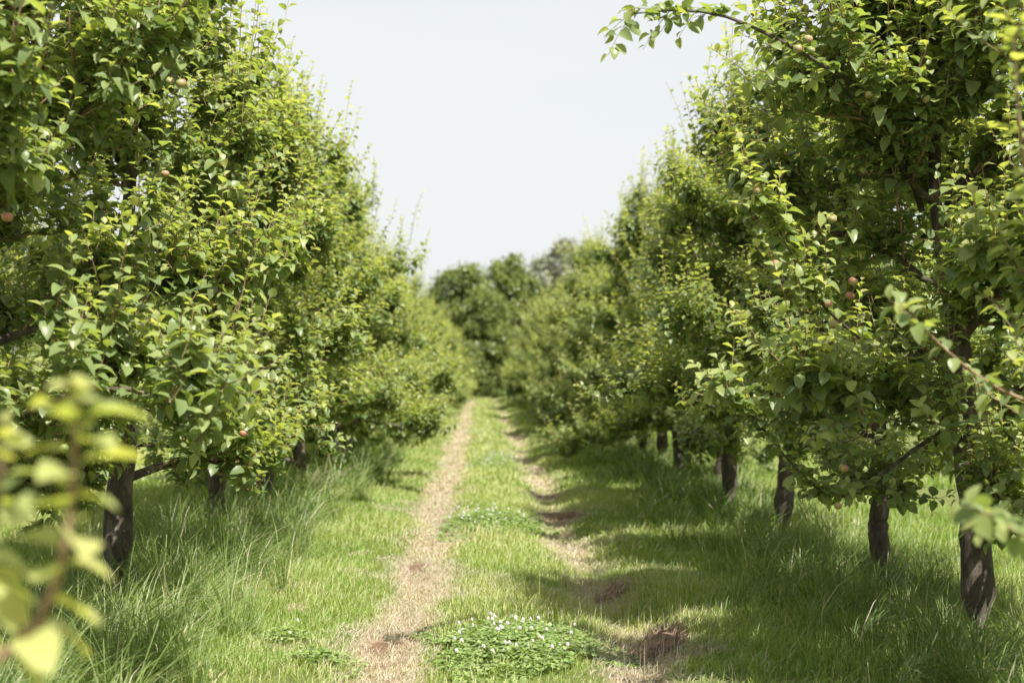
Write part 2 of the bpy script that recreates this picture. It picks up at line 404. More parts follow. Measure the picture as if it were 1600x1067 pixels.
        if spec.get('direct'):
            q = spec['direct']; ln = np.linalg.norm(np.diff(ep, axis=0), axis=1).sum(); nd_ = int(ln * (1 - q[0]) / q[1])
            tt = np.linspace(q[0], .999, nd_) * 13; i = tt.astype(int); ax = nrm(ep[i + 1] - ep[i]); pp = ep[i] + (ep[i + 1] - ep[i]) * (tt - i)[:, None]
            ph = np.arange(nd_) * 2.4 + rng.normal(0, .3, nd_); u = nrm(np.cross(ax, [.2, 1, .1])); v_ = np.cross(ax, u)
            dd = (np.cos(ph)[:, None] * u + np.sin(ph)[:, None] * v_) * .9 + ax * .35
            l4 = leaves(pp, dd, ax * .5 + [.1, -.15, .85] + rng.normal(0, .32, dd.shape), q[2] * rng.uniform(.75, 1.1, nd_), np.full(nd_, 1.05), rng.uniform(.1, .5, nd_), rng.uniform(.2, .5, nd_), np.clip(rng.normal(q[3], .12, nd_), 0, 1), rng=rng)
            parts.append((l4[0], l4[1], 0, l4[2]))
        nr = spec.get('ros', 12)
        tt = rng.uniform(spec.get('t0', .2), 1, nr) * 13; i = np.clip(tt.astype(int), 0, 12)
        l3 = rosettes(ep[i] + (ep[i + 1] - ep[i]) * (tt - i)[:, None], rng, 5, age=spec.get('age', .3), size=spec.get('size', .088))
        parts.append((l3[0], l3[1], 0, l3[2]))
    crown = mesh(key + '_crown', parts, [M_LEAF, M_TWIG])
    # apple spots: just below branch points towards the outside
    q = BP[:, 3]; outd = np.linalg.norm(q[:, :2], axis=1)
    good = np.where(outd > .55 * wid)[0]; rng.shuffle(good)
    spots = [q[g] + np.array([0, 0, -.045]) for g in good[:60]]
    TREES[key] = dict(trunk=trunk, limbs=limbs, crown=crown, spots=spots, H=H)
    return TREES[key]

def apple_mesh(seed, r):
    rng = np.random.default_rng(seed); nu, nv = 20, 13
    V = []
    for j in range(nv):
        th = math.pi * j / (nv - 1); s = math.sin(th); c = math.cos(th)
        rad = r * (s ** .9) * (1.06 + .05 * c)
        zz = r * (.93 * c) - (r * .26 * math.exp(-(s / .33) ** 2) if c > 0 else -r * .15 * math.exp(-(s / .3) ** 2))
        for i in range(nu):
            a = 2 * math.pi * i / nu; k = 1 + .02 * math.sin(5 * a) * (1 - c) * .5
            V.append((rad * math.cos(a) * k, rad * math.sin(a) * k, zz))
    F = [[j * nu + i, j * nu + (i + 1) % nu, (j + 1) * nu + (i + 1) % nu, (j + 1) * nu + i] for j in range(nv - 1) for i in range(nu)]
    F = np.array(F)[:, ::-1]
    sp = np.array([[0, 0, r * .6], [.002, 0, r * 1.0], [.006, .002, r * 1.5]])
    sv, sf = tubes(sp[None], np.array([[.0014, .0013, .0016]]), 5)
    k = 6; a = np.arange(k) / k * 6.28; z0 = -r * .80                # dried calyx
    D = np.stack([np.cos(a) * .5, np.sin(a) * .5, -np.ones(k)], 1)
    cv, cf, ct = leaves(np.repeat([[0, 0, z0]], k, 0), D, np.repeat([[0, 0, 1.]], k, 0), np.full(k, r * .28), np.full(k, .5), np.full(k, .1), np.full(k, .2), np.full(k, .2))
    return mesh('apple', [(np.array(V), F, 0, None), (sv, sf, 1, None), (cv, cf, 1, None)], [M_APPLE, M_TWIG])
APPLES = [apple_mesh(s, r) for s, r in enumerate((.021, .0235, .026))]

def place_tree(key, loc, rz, label, group, detail=2, napples=0, seed=0, sc=1.0, cat='apple tree', zs=1.0):
    T = TREES[key]; rng = np.random.default_rng(seed + 99)
    root = bpy.data.objects.new('apple_tree', None); COL.objects.link(root); root.location = loc
    root.rotation_euler = (0, 0, rz); root.scale = (sc, sc, sc * zs); root.empty_display_size = .3
    tag(root, label, cat, group)
    obj('trunk', T['trunk'], root)
    if detail >= 2:
        for l in T['limbs']: obj('limb', l, root)
    obj('crown', T['crown'], root)
    for s in T['spots'][:napples]:
        o = obj('apple', APPLES[rng.integers(3)], root, tuple(s), rng.uniform(0, 6.28)); o.rotation_euler[0] = rng.normal(0, .3); o.rotation_euler[1] = rng.normal(0, .3)
    return root

# ------------------------------------------------------------------ ground
RUT_L, RUT_R = -.50, .90
def track(x, c, hw): return np.exp(-np.abs((x - c) / hw) ** 2.2)
def wob(y, p): return .06 * np.sin(y * .55 + p) + .035 * np.sin(y * 1.7 + 2 * p)
BARE = [(1.12, 9.2, .17, .5), (1.0, 11.3, .16, .55), (.98, 16.5, .2, .7), (.92, 19.6, .22, .6), (.95, 25, .18, 1.2), (.92, 36, .2, 1.6), (-.66, 9.1, .07, .22), (-.6, 12.5, .12, .5), (-.35, 16, .12, .8), (-1.3, 10.4, .13, .2)]
def wear(x, y):
    l = track(x - wob(y, .5), RUT_L, .245) * 1.0
    r = track(x - wob(y, 2.2), RUT_R, .22) * (.58 + .22 * np.sin(y * .9 + 1) + .12 * np.sin(y * 2.3))
    e = sum(np.exp(-((x - cx) / sx) ** 2 - ((y - cy) / sy) ** 2) for cx, cy, sx, sy in BARE)
    return np.clip(np.clip(l + r, 0, 1) + 1.1 * e * (.75 + .5 * np.sin(x * 23 + y * 5) * np.sin(y * 11)), 0, 2)
def gz(x, y):
    z = -.045 * track(x - wob(y, .5), RUT_L, .28) - .085 * track(x - wob(y, 2.2), RUT_R, .25)
    z = z + .05 * np.exp(-((x - 1.42 - wob(y, 2.2)) / .22) ** 2) * (.6 + .4 * np.sin(y * 1.3))
    z = z + .015 * np.sin(x * 3.1 + y * .7) + .012 * np.sin(y * 2.1 - x * 1.7) + .02 * np.sin(y * .35 + 1)
    z = z - .06 * np.exp(-((np.abs(x) - 3.0) / .9) ** 2)
    return z
xs = np.unique(np.round(np.concatenate([np.arange(-5, 5.001, .07), np.arange(-14, 14, .6), np.arange(-60, 61, 6), [-900, -500, -250, -120, 120, 250, 500, 900]]), 3))
ys = np.unique(np.round(np.concatenate([np.arange(-6, 45, .16), np.arange(45, 150, 1.0), np.arange(150, 300, 15), [-900, -400, -100, -30, 400, 700, 1200, 2000]]), 3))
X, Y = np.meshgrid(xs, ys); fade = np.clip(1.2 - np.abs(X) / 40, 0, 1)
V = np.stack([X, Y, gz(X, Y) * fade], -1).reshape(-1, 3)
nx = len(xs); i, j = np.meshgrid(np.arange(nx - 1), np.arange(len(ys) - 1)); q = (j * nx + i).ravel()
gm = mesh('ground', [(V, np.stack([q, q + 1, q + nx + 1, q + nx], 1), 0, None)], [M_GROUND])
wa = gm.attributes.new('wear', 'FLOAT', 'POINT'); wa.data.foreach_set('value', wear(V[:, 0], V[:, 1]).astype(np.float32))
tag(obj('ground', gm), kind='structure')

# ------------------------------------------------------------------ grass
def blades(P, Hh, Wd, az, bend, tint):
    K = len(P); t = np.array([0, .35, .7, 1.0])
    d = np.stack([np.cos(az), np.sin(az), np.zeros(K)], 1); s = np.stack([-np.sin(az + .5), np.cos(az + .5), np.zeros(K)], 1)
    h = Hh[:, None] * (t - .32 * np.clip(bend, 0, 2.9)[:, None] * t ** 2.4)
    o = Hh[:, None] * bend[:, None] * t ** 1.8 * .75
    C = P[:, None] + d[:, None] * o[..., None]; C[..., 2] += h
    wd = Wd[:, None] * np.array([.8, 1.0, .7, 0])[None] * .5
    A = C - s[:, None] * wd[..., None]; B = C + s[:, None] * wd[..., None]
    V = np.concatenate([A[:, :3], B[:, :3], C[:, 3:]], 1).reshape(-1, 3)   # 7 verts
    b = np.arange(K)[:, None] * 7
    tri = np.array([[0, 3, 4], [0, 4, 1], [1, 4, 5], [1, 5, 2], [2, 5, 6]])
    F = (b[:, None] + tri[None]).reshape(-1, 3)
    tt = np.clip(tint[:, None] + np.array([-.12, 0, .08, -.12, 0, .08, .15])[None], 0, 1).ravel()
    return V, F, tt

def pnoise(x, y, s=0.):
    return (np.sin(x * 2.3 + s + 1.3 * np.sin(y * 1.1 + s)) + np.sin(y * 1.9 - s * 2 + 1.1 * np.sin(x * 1.7)) + .7 * np.sin(x * 5.1 + y * 4.3 + s) + .5 * np.sin(y * 9 - x * 7 + s)) / 3.2

rng = np.random.default_rng(7)
zones = [(5.0, 8.0, 1300, .0045), (8.0, 13, 3600, .0045), (13, 20, 1900, .007), (20, 34, 800, .013), (34, 60, 260, .026), (60, 125, 70, .06)]
GP, GH, GW, GA, GB, GT = [], [], [], [], [], []
DP, DH, DW, DA, DB, DT = [], [], [], [], [], []
for y0, y1, dn, wd in zones:
    xr = 5.6 if y1 <= 20 else (8.0 if y1 <= 34 else 9.0)
    n = int((y1 - y0) * 2 * xr * dn); x = rng.uniform(-xr, xr, n); y = rng.uniform(y0, y1, n)
    we = wear(x, y) * np.interp(y, [8, 30, 60], [.72, .66, .45]) + .40 * pnoise(x * 1.4, y * 1.2, 3.) * .8 + .2 * pnoise(x * 4.1, y * 3.2, 1.); ps = pnoise(x * .8, y * .8, 1.)
    keep = (rng.random(n) < np.clip(1.2 - 1.15 * we, .08, 1)) & (rng.random(n) < np.where(np.abs(x) > 3.6, .55, 1))
    x_, y_, w_, p_ = x[keep], y[keep], we[keep], ps[keep]; k = len(x_)
    P = np.stack([x_, y_, gz(x_, y_) - .01], 1)
    side = np.clip((np.abs(x_ - .1) - .9) / 1.3, 0, 1)
    mid = np.exp(-((x_ - .15) / .35) ** 2)
    hh = (.055 + .03 * mid + .085 * side + .03 * p_) * rng.lognormal(0, .35, k) * np.clip(1.1 - .9 * w_, .3, 1)
    hh = np.clip(hh, .02, .32)
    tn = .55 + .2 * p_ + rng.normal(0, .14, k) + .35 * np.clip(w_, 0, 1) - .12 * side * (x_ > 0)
    tn = np.where(rng.random(k) < .04, .98, tn)
    GP.append(P); GH.append(hh); GW.append(wd * rng.uniform(.7, 1.3, k)); GA.append(rng.uniform(0, 6.28, k)); GB.append(rng.uniform(.2, 1.3, k)); GT.append(tn)
    # dry short straw lying in the worn tracks
    m2 = (we > .12) & (we < 1.1) & (rng.random(n) < .75); k = m2.sum()
    P = np.stack([x[m2], y[m2], gz(x[m2], y[m2]) + .002], 1)
    DP.append(P); DH.append(rng.uniform(.025, .085, k)); DW.append(wd * rng.uniform(.5, 1., k)); DA.append(rng.uniform(0, 6.28, k)); DB.append(rng.uniform(.7, 2.3, k)); DT.append(rng.uniform(.1, 1, k))
cat_ = np.concatenate
bl = blades(cat_(GP), cat_(GH), cat_(GW), cat_(GA), cat_(GB), cat_(GT))
tag(obj('grass', mesh('grass', [(bl[0], bl[1], 0, bl[2])], [M_GRASS])), 'short green grass covering the orchard alley between the tracks', 'grass', kind='stuff')
k = 260; x = rng.normal(.95, .32, k); y = rng.uniform(8.0, 11.5, k)      # thin dry stalks standing by the right track
DP.append(np.stack([x, y, gz(x, y)], 1)); DH.append(rng.uniform(.10, .27, k)); DW.append(rng.uniform(.002, .004, k)); DA.append(rng.uniform(0, 6.28, k)); DB.append(rng.uniform(.02, .4, k)); DT.append(rng.uniform(.4, 1, k))
bl = blades(cat_(DP), cat_(DH), cat_(DW), cat_(DA), cat_(DB), cat_(DT))
tag(obj('dry_grass', mesh('dry_grass', [(bl[0], bl[1], 0, bl[2])], [M_DRY])), 'dry straw coloured grass lying in the two worn wheel tracks', 'dry grass', kind='stuff')

# tall tussocky grass along both tree rows
def tall(x0f, ndens, ylo, yhi, hmul, rng, wd, nb=34):
    n = int(ndens * (yhi - ylo)); y = rng.uniform(ylo, yhi, n); x = x0f(n)
    hs = rng.uniform(.26, .58, n) * hmul
    k = nb
    r = np.abs(rng.normal(0, .06, (n, k))); a = rng.uniform(0, 6.28, (n, k))
    px = (x[:, None] + r * np.cos(a)).ravel(); py = (y[:, None] + r * np.sin(a)).ravel()
    aa = (a + rng.normal(0, .6, (n, k))).ravel(); H_ = (hs[:, None] * rng.uniform(.5, 1.2, (n, k))).ravel()
    P = np.stack([px, py, gz(px, py) - .01], 1)
    tn = .35 + .25 * pnoise(px, py, 5.) + rng.normal(0, .18, n * k) + np.repeat(rng.normal(0, .12, n), k); tn = np.where(rng.random(n * k) < .05, 1., tn)
    return blades(P, H_, wd * rng.uniform(.6, 1.3, n * k), aa, rng.uniform(.25, 1.7, n * k), tn)
parts = []
for (ylo, yhi, nd, wd, nb) in ((5.5, 14, 42, .0065, 44), (14, 24, 30, .010, 28), (24, 50, 14, .02, 20), (50, 110, 4, .05, 12)):
    for s, cx, sg, hm in ((-1, -2.5, .42, 1.3), (1, 3.0, .45, .95)):
        v = tall(lambda n: np.clip(rng.normal(cx, sg, n), cx - 1.1, cx + (1.0 if s < 0 else 1.2)), nd, ylo, yhi, hm, rng, wd, nb); parts.append((v[0], v[1], 0, v[2]))
tag(obj('tall_grass', mesh('tall_grass', parts, [M_TALL])), 'long tussocky grass growing along the foot of both tree rows', 'tall grass', kind='stuff')

# ------------------------------------------------------------------ trees
for k in range(6):
    build_tree('v%d' % k, 20 + k, H=[5.3, 5.0, 5.6, 5.15, 5.45, 4.9][k], wid=[1.05, .98, 1.1, 1.0, 1.06, 1.02][k], lean=[(.1, 0), (-.12, .1), (.05, -.1), (.15, .05), (-.1, 0), (0, .1)][k],
               base_r=[.10, .088, .105, .092, .098, .085][k], low=[.72, .70, .74, .42, .36, .42][k])

def local(pts, base): return [tuple(p - np.array(base)) for p in pts]
RX, LX, SP = 3.1, -2.72, 2.8
# nearest tree on the right with the long fruiting limb reaching over the alley
bR = np.array([RX, 8.8, 0.]); bR2 = np.array([RX, 11.6, 0.]); bRn = np.array([RX + .05, 6.0, 0.]); bLf = np.array([-2.8, 1.7, 0.]); bL = np.array([LX - .12, 7.8, 0.])
long_limb = dict(path=local([at(1440, 330, 8.9), at(1400, 165, 8.5), at(1330, 130, 8.2), at(1250, 80, 7.9), at(1180, 42, 7.7), at(1130, 22, 7.6), at(1060, 12, 7.5), at(990, 22, 7.4)], bR),
                 r=.02, n=13, t0=.12, len=(.08, .22), dir=(-.2, 0, -.15), spread=.5, age=.25, ros=20, up=-.4)
low_limb = dict(path=local([at(1520, 640, 9.0), at(1400, 720, 8.5), at(1310, 800, 8.1), at(1240, 730, 7.9), at(1170, 640, 7.8), at(1135, 610, 7.7)], bR),
                r=.014, n=26, t0=.3, len=(.12, .32), dir=(-.2, 0, .3), spread=.45, age=.25, ros=30)
cen_limb = dict(path=local([at(1500, 560, 8.9), at(1380, 560, 8.3), at(1270, 470, 8.1), at(1220, 360, 8.0), at(1180, 300, 7.9)], bR),
                r=.014, n=26, t0=.3, len=(.15, .4), dir=(-.1, 0, .5), spread=.45, age=.34, ros=24)
build_tree('near_right', 41, H=5.1, wid=1.02, lean=(-.3, 0), base_r=.088, low=.72, dens=1.4, extra=[long_limb, low_limb, cen_limb])
blur_limb = [dict(path=local([at(1800, 700, 6.0), at(1640, 640, 5.9), at(1560, 610, 5.8), at(1490, 560, 5.7), at(1420, 490, 5.6)], bRn), r=.012, n=3, t0=.35, len=(.08, .15), dir=(-.1, 0, .2), spread=.45, age=.3, ros=2, young=True, direct=(.35, .045, .08, .35)),
             dict(path=local([at(1800, 450, 5.9), at(1680, 420, 4.9), at(1610, 330, 4.7), at(1590, 180, 4.6), at(1585, 60, 4.6)], bRn), r=.012, n=2, t0=.4, len=(.08, .15), dir=(0, 0, .4), spread=.35, age=.6, ros=2, young=True, direct=(.3, .04, .085, .65)),
             dict(path=local([at(1850, 850, 5.9), at(1700, 850, 4.6), at(1600, 840, 4.2), at(1540, 800, 4.1)], bRn), r=.010, n=2, t0=.4, len=(.08, .15), dir=(-.1, 0, 0), spread=.4, age=.35, ros=1, young=True, direct=(.4, .045, .085, .4))]
build_tree('blurred_right', 42, H=4.9, wid=.66, base_r=.085, low=1.1, extra=blur_limb, dens=.8, nlimb=14)
fore = [dict(path=local([np.array([-2.7, 1.75, 1.0]), np.array([-1.9, 1.9, 1.1]), at(-330, 1130, 2.3), at(-90, 1085, 2.35), at(20, 1030, 2.35), at(80, 965, 2.35), at(108, 860, 2.35), at(114, 760, 2.35), at(118, 680, 2.35), at(122, 625, 2.35)], bLf),
             r=.014, r1=.003, n=2, t0=.995, len=(.02, .03), dir=(.1, 0, .3), spread=.2, age=.75, ros=0, young=True, size=.06, direct=(.36, .056, .118, .82)),
        dict(path=local([np.array([-2.7, 1.8, 1.2]), np.array([-1.6, 1.9, 1.15]), at(-330, 1020, 2.5), at(-100, 960, 2.5), at(-20, 880, 2.5), at(0, 780, 2.5), at(5, 700, 2.5)], bLf),
             r=.012, r1=.003, n=1, t0=.95, len=(.02, .04), dir=(.1, 0, .3), spread=.3, age=.6, ros=0, young=True, size=.06, direct=(.56, .06, .105, .68)),
        dict(path=local([np.array([-2.7, 1.8, 1.6]), np.array([-1.6, 1.9, 1.8]), at(-160, 480, 2.35), at(-75, 430, 2.35)], bLf),
             r=.010, r1=.002, n=1, t0=.98, len=(.02, .03), dir=(.3, 0, .0), spread=.2, age=.7, ros=0, young=True, size=.07)]
build_tree('foreground_left', 43, H=4.8, wid=.85, base_r=.085, low=1.0, extra=fore, dens=.7, nlimb=12,
           skip=lambda az, h: .45 if math.cos(az) > .2 else 1.0)
build_tree('near_left', 44, H=5.4, dens=1.25, nlimb=26, wid=1.2, base_r=.095, lean=(-.2, 0), low=.7)

def apples_at(root, pts):
    r = np.random.default_rng(5)
    for p in pts:
        q = np.array(p) - np.array(root.location)
        o = obj('apple', APPLES[r.integers(3)], root, tuple(q), r.uniform(0, 6.28)); o.rotation_euler[0] = r.normal(0, .4); o.rotation_euler[1] = r.normal(0, .4)

G1, G2 = 'apple trees of the right-hand row', 'apple trees of the left-hand row'
t = place_tree('near_right', tuple(bR), 0, 'apple tree with a long fruiting limb reaching over the alley at upper right', G1, napples=12)
apples_at(t, [at(1262, 62, 7.6), at(1247, 77, 7.62), at(1267, 79, 7.55), at(1357, 148, 8.1), at(1300, 343, 7.7), at(1183, 298, 7.85), at(1318, 731, 7.9), at(1309, 790, 7.9), at(1302, 507, 7.7),
              at(1333, 440, 7.7), at(1328, 462, 7.75), at(1295, 475, 7.7), at(1447, 155, 8.2), at(1212, 412, 7.9), at(1518, 328, 7.6)])
place_tree('blurred_right', tuple(bRn), 0, 'out of focus apple tree closest to the camera at the right edge of the picture', G1, napples=4)
place_tree('foreground_left', tuple(bLf), 0, 'apple tree whose blurred yellow-green shoot fills the lower left corner', G2, napples=0)
tl = place_tree('near_left', tuple(bL), 0, 'tall apple tree at the left edge with dark limbs showing among sunlit leaves', G2, napples=8)
apples_at(tl, [at(11, 339, 6.6), at(283, 131, 7.2), at(265, 127, 7.3), at(100, 700, 6.7)])

ORD = ['', 'first', 'second', 'third', 'fourth', 'fifth', 'sixth', 'seventh', 'eighth', 'ninth', 'tenth']
trs = np.random.default_rng(3)
d = 11.6; k = 2
while d < 84:
    v = 'v%d' % ([2, 0, 1, 2, 0, 1][k % 6] if d < 21 else [3, 4, 5][(k * 2 + k // 3) % 3])
    wide = 1.0 + max(0, (d - 24)) / 60 * .26
    if k <= 9: lb = {2: 'apple tree whose straight grey trunk stands just behind the long-limbed one',
                     3: 'apple tree in the right row with a short slim trunk, third from the right edge'}.get(k, '%s apple tree along the shaded right row' % ORD[k])
    else: lb = 'blurred apple tree far down the right row beyond its ninth trunk'
    t = place_tree(v, (RX + np.interp(d, [14, 24, 60], [0, .15, .3]) + trs.normal(0, .06), d + trs.normal(0, .08), 0), trs.uniform(0, 6.28), lb, G1, detail=2 if d < 24 else 1, napples=14 if d < 24 else (6 if d < 35 else 0), seed=k, sc=({2: .88, 3: .9, 4: .93}.get(k) or trs.choice([.9, .97, 1.02, 1.08]) * wide), zs=np.interp(d, [12, 25, 60], [1, .88, .70]))
    d += SP; k += 1
for k, d in enumerate([10.7, 13.9, 16.6, 19.4]):
    lbs = ['apple tree in the left row with a stout dark trunk behind the blurred shoot', 'apple tree in the left row with apples low over its slim dark trunk',
           'third apple tree of the left row, its narrow trunk leaning in long grass', 'apple tree of the left row just before the low foliage hides the trunks']
    t = place_tree(['v0', 'v1', 'v2', 'v4'][k], (LX + [0, .14, .2, .28][k], d, 0), [1.1, 4.0, 2.6, 5.2][k], lbs[k], G2, napples=14, seed=50 + k, sc=[.99, .95, .95, .96][k])
    if k == 0: LTREE = t
d = 22.2; k = 5
while d < 84:
    wide = 1.0 + max(0, (d - 24)) / 60 * .26
    lb = '%s apple tree far down the sunlit left row past the visible trunks' % ORD[k - 4] if k <= 9 else 'blurred apple tree far down the left row past its ninth trunk'
    place_tree('v%d' % [3, 5, 4][(k * 2 + k // 4) % 3], (LX + .26 + trs.normal(0, .06), d + trs.normal(0, .08), 0), trs.uniform(0, 6.28), lb, G2, detail=2 if d < 24 else 1, napples=6 if d < 35 else 0, seed=80 + k, sc=trs.choice([.9, .97, 1.02, 1.08]) * wide, zs=np.interp(d, [12, 25, 60], [.97, .84, .68]))
    d += SP; k += 1
def more_apples(t, pts):
    M = (Matrix.Translation(t.location) @ t.rotation_euler.to_matrix().to_4x4() @ Matrix.Diagonal((*t.scale, 1))).inverted()
    for i, p in enumerate(pts):
        obj('apple', APPLES[i % 3], t, tuple(M @ Vector(p)), i * 2.1)
more_apples(LTREE, [at(205, 678, 9.1), at(210, 657, 9.15), at(380, 677, 9.5), at(355, 165, 9.3), at(275, 607, 9.2), at(258, 272, 9.2), at(440, 358, 9.8), at(322, 440, 9.2)])
# neighbouring rows beyond
for sx, nm in ((RX + 6.2, 'right'), (LX - 6.0, 'left')):
    for d in np.arange(14, 70, 3.0):
        place_tree('v%d' % trs.integers(6), (sx + trs.normal(0, .1), d, 0), trs.uniform(0, 6.28), 'apple tree of the next row beyond the %s-hand trees, half hidden by their trunks' % nm,
                   'apple trees of the neighbouring rows', detail=1, sc=trs.uniform(.85, .95))

# ------------------------------------------------------------------ far trees
def build_far(key, seed, H, wr, mats, leaf=.22, nleaf=14000, low=.12, nclump=70, gappy=.5):
    rng = np.random.default_rng(seed)
    zt = H * .85; n = 10; z = np.linspace(-.2, zt, n)
    P = np.stack([np.cumsum(rng.normal(0, .06, n)), np.cumsum(rng.normal(0, .06, n)), z], 1)
    V, F = bark_tube(P, np.linspace(.28, .04, n) * H / 11, 10, rng, .07); trunk = mesh(key + '_trunk', [(V, F, 0, None)], [M_BARK])
    c = []; tw = []
    for i in range(nclump):
        s = rng.uniform(low, 1.0); a = rng.uniform(0, 6.28)
        w = wr * np.interp(s, [low, .3, .55, .8, 1], [.75, 1., .95, .7, .25]) * rng.uniform(.4, 1.2)
        p = np.array([w * math.cos(a), w * math.sin(a), s * H]); c.append(p)
        b = np.array([0, 0, max(.3, s * H - w * .7)]); b[0], b[1] = np.interp(b[2], z, P[:, 0]), np.interp(b[2], z, P[:, 1])
        tw.append(np.stack([b, (b + p) / 2 + [0, 0, .15 * w], p]))
    c = np.array(c); rad = rng.uniform(.35, 1.0, nclump) * wr * .33
    tv, tf = tubes(np.array(tw), np.repeat([[.07, .045, .015]], nclump, 0) * H / 11, 5)
    k = rng.integers(0, nclump, nleaf); dirs = nrm(rng.normal(0, 1, (nleaf, 3)))
    Pp = c[k] + dirs * (rad[k] * np.abs(rng.normal(.55, .38, nleaf)))[:, None] * np.array([1, 1, .8])
    dd = dirs * .6 + rng.normal(0, .6, (nleaf, 3)); nn = dirs + np.array([0, 0, .8]) + rng.normal(0, .4, (nleaf, 3))
    L = leaf * rng.uniform(.6, 1.3, nleaf)
    lv = leaves(Pp, dd, nn, L, np.full(nleaf, 1.), rng.uniform(0, .4, nleaf), rng.uniform(.1, .4, nleaf), np.clip(.45 + rng.normal(0, .2, nleaf) + rng.normal(0, .15, nclump)[k], 0, 1),
                LT=np.array([0, .4, 1.]), LW=np.array([.02, .45, 0.]))
    crown = mesh(key + '_crown', [(lv[0], lv[1], 0, lv[2]), (tv, tf, 1, None)], mats)
    TREES[key] = dict(trunk=trunk, limbs=[], crown=crown, spots=[], H=H)
build_far('far_a', 60, 11, 3.8, [M_FARLEAF, M_BARK], nleaf=32000, nclump=170, leaf=.26)
build_far('far_b', 61, 12, 3.2, [M_FARLEAF, M_BARK], nleaf=26000, nclump=130, leaf=.26)
build_far('grey', 62, 13.5, 3.6, [M_GREYLEAF, M_BARK], leaf=.26, nleaf=16000, nclump=100)
build_far('bush', 63, 3.4, 2.4, [M_FARLEAF, M_BARK], nleaf=9000, nclump=60, leaf=.16, low=.05)
def far(key, px, d, sc, rz, label, group='trees closing the end of the alley', cat='tree', nm='broadleaf_tree'):
    p = at(px, 597, d); r = place_tree(key, (p[0], d, 0), rz, label, group, detail=1, sc=sc, cat=cat); r.name = nm; return r
far('far_a', 722, 92, .74, 0.3, 'round olive-green tree closing the left half of the alley end')
far('far_b', 797, 95, .76, 2.0, 'dark green tree closing the right half of the alley end')
far('far_b', 757, 90, .56, 4.0, 'low dark tree between the two tall ones at the alley end')
far('far_a', 670, 100, .60, 1.0, 'low hazy tree behind the far end of the left row')
far('grey', 872, 112, .88, 0.0, 'pale grey-green tree rising behind the right row', nm='willow_tree')
far('grey', 925, 118, .92, 2.0, 'grey-green tree right of the paler one, mostly hidden by the right row', nm='willow_tree')
far('far_a', 838, 98, .62, 5.0, 'mid green tree under the pale grey-green one')
for q, (px_, w_) in enumerate(((705, 'left'), (775, 'middle'), (850, 'right'))):
    far('bush', px_, 88 + q * 1.5, 1.0, q * 2.1, '%s one of three dense low bushes at the foot of the far trees' % w_, group='bushes under the far trees', cat='bush', nm='bush')

# ------------------------------------------------------------------ clover
def head_mesh():
    rng = np.random.default_rng(1); k = 60; i = np.arange(k) + .5
    ph = np.arccos(1 - 1.75 * i / k); a = 2.39996 * i * 1.0
    D = np.stack([np.cos(a) * np.sin(ph), np.sin(a) * np.sin(ph), np.cos(ph)], 1); D[:, 2] += .15
    v = leaves(D * .002, D, np.cross(D, np.stack([-np.sin(a), np.cos(a), 0 * a], 1)) + 1e-3, np.full(k, .0092) * rng.uniform(.85, 1.1, k), np.full(k, .55), np.full(k, -.2), np.full(k, .5),
               np.clip(D[:, 2] + .5, 0, 1), LT=np.array([0, .5, 1.]), LW=np.array([.1, .4, .25]))
    sv, sf = tubes(np.array([[[0, 0, 0], [.003, .001, -.08], [0, 0, -.2]]]), np.array([[.0012, .0014, .0016]]), 5)
    return mesh('clover_flower', [(v[0], v[1], 0, v[2]), (sv, sf, 1, np.full(len(sv), .8))], [M_PETAL, M_CLOVER])
HEAD = head_mesh()
def clover(cx, cy, wx, wy, nleaf, nfl, seed, label, hmax=.10, fs=1.0, group='white clover clumps between the tracks'):
    rng = np.random.default_rng(seed)
    root = bpy.data.objects.new('clover_clump', None); COL.objects.link(root); root.location = (cx, cy, float(gz(cx, cy))); tag(root, label, 'clover', group)
    a = rng.uniform(0, 6.28, nleaf); r = rng.random(nleaf) ** .95 * (1 + .30 * np.sin(3 * a + seed) + .14 * np.sin(7 * a + 2 * seed)) * 1.3
    x = r * np.cos(a) * wx; y = r * np.sin(a) * wy
    h = hmax * np.clip(1.0 - .6 * r ** 2, .15, 1) * rng.uniform(.45, 1.05, nleaf) + .02
    z0 = gz(x + cx, y + cy) - root.location[2]
    C = np.stack([x, y, h + z0], 1)
    nn = np.array([0, 0, 1.]) + rng.normal(0, .35, (nleaf, 3)); b = rng.uniform(0, 6.28, nleaf)
    P, D, NN = [], [], []
    for k in range(3):
        an = b + k * 2.094; P.append(C); D.append(np.stack([np.cos(an), np.sin(an), rng.normal(.1, .2, nleaf)], 1)); NN.append(nn)
    m = nleaf * 3; tn = np.tile(np.clip(.5 + rng.normal(0, .25, nleaf), 0, 1), 3)
    v = leaves(cat_(P), cat_(D), cat_(NN), np.tile(rng.uniform(.015, .027, nleaf), 3) * fs, np.full(m, 1.), rng.uniform(0, .3, m), rng.uniform(0, .3, m), tn,
               LT=np.array([0, .45, .85, 1.]), LW=np.array([.08, .45, .42, .1]))
    st = np.stack([np.stack([x * .9, y * .9, z0], 1), C * [1, 1, .5] + np.stack([0 * x, 0 * x, z0 * .5], 1), C], 1)
    sv, sf = tubes(st, np.full((nleaf, 3), .0009), 3)
    obj('clover_leaves', mesh('clover_leaves', [(v[0], v[1], 0, v[2]), (sv, sf, 0, np.full(len(sv), .6))], [M_CLOVER]), root)
    for i in range(nfl):
        a = rng.uniform(0, 6.28); r = math.sqrt(rng.random()); fx, fy = r * math.cos(a) * wx * 1.0, r * math.sin(a) * wy * 1.0
        o = obj('clover_flower', HEAD, root, (fx, fy, hmax * (1.05 - .65 * r * r) + rng.uniform(-.01, .10)), rng.uniform(0, 6.28))
        o.rotation_euler[0] = rng.normal(0, .15); s = rng.uniform(.8, 1.2) * fs; o.scale = (s, s, 1.3)
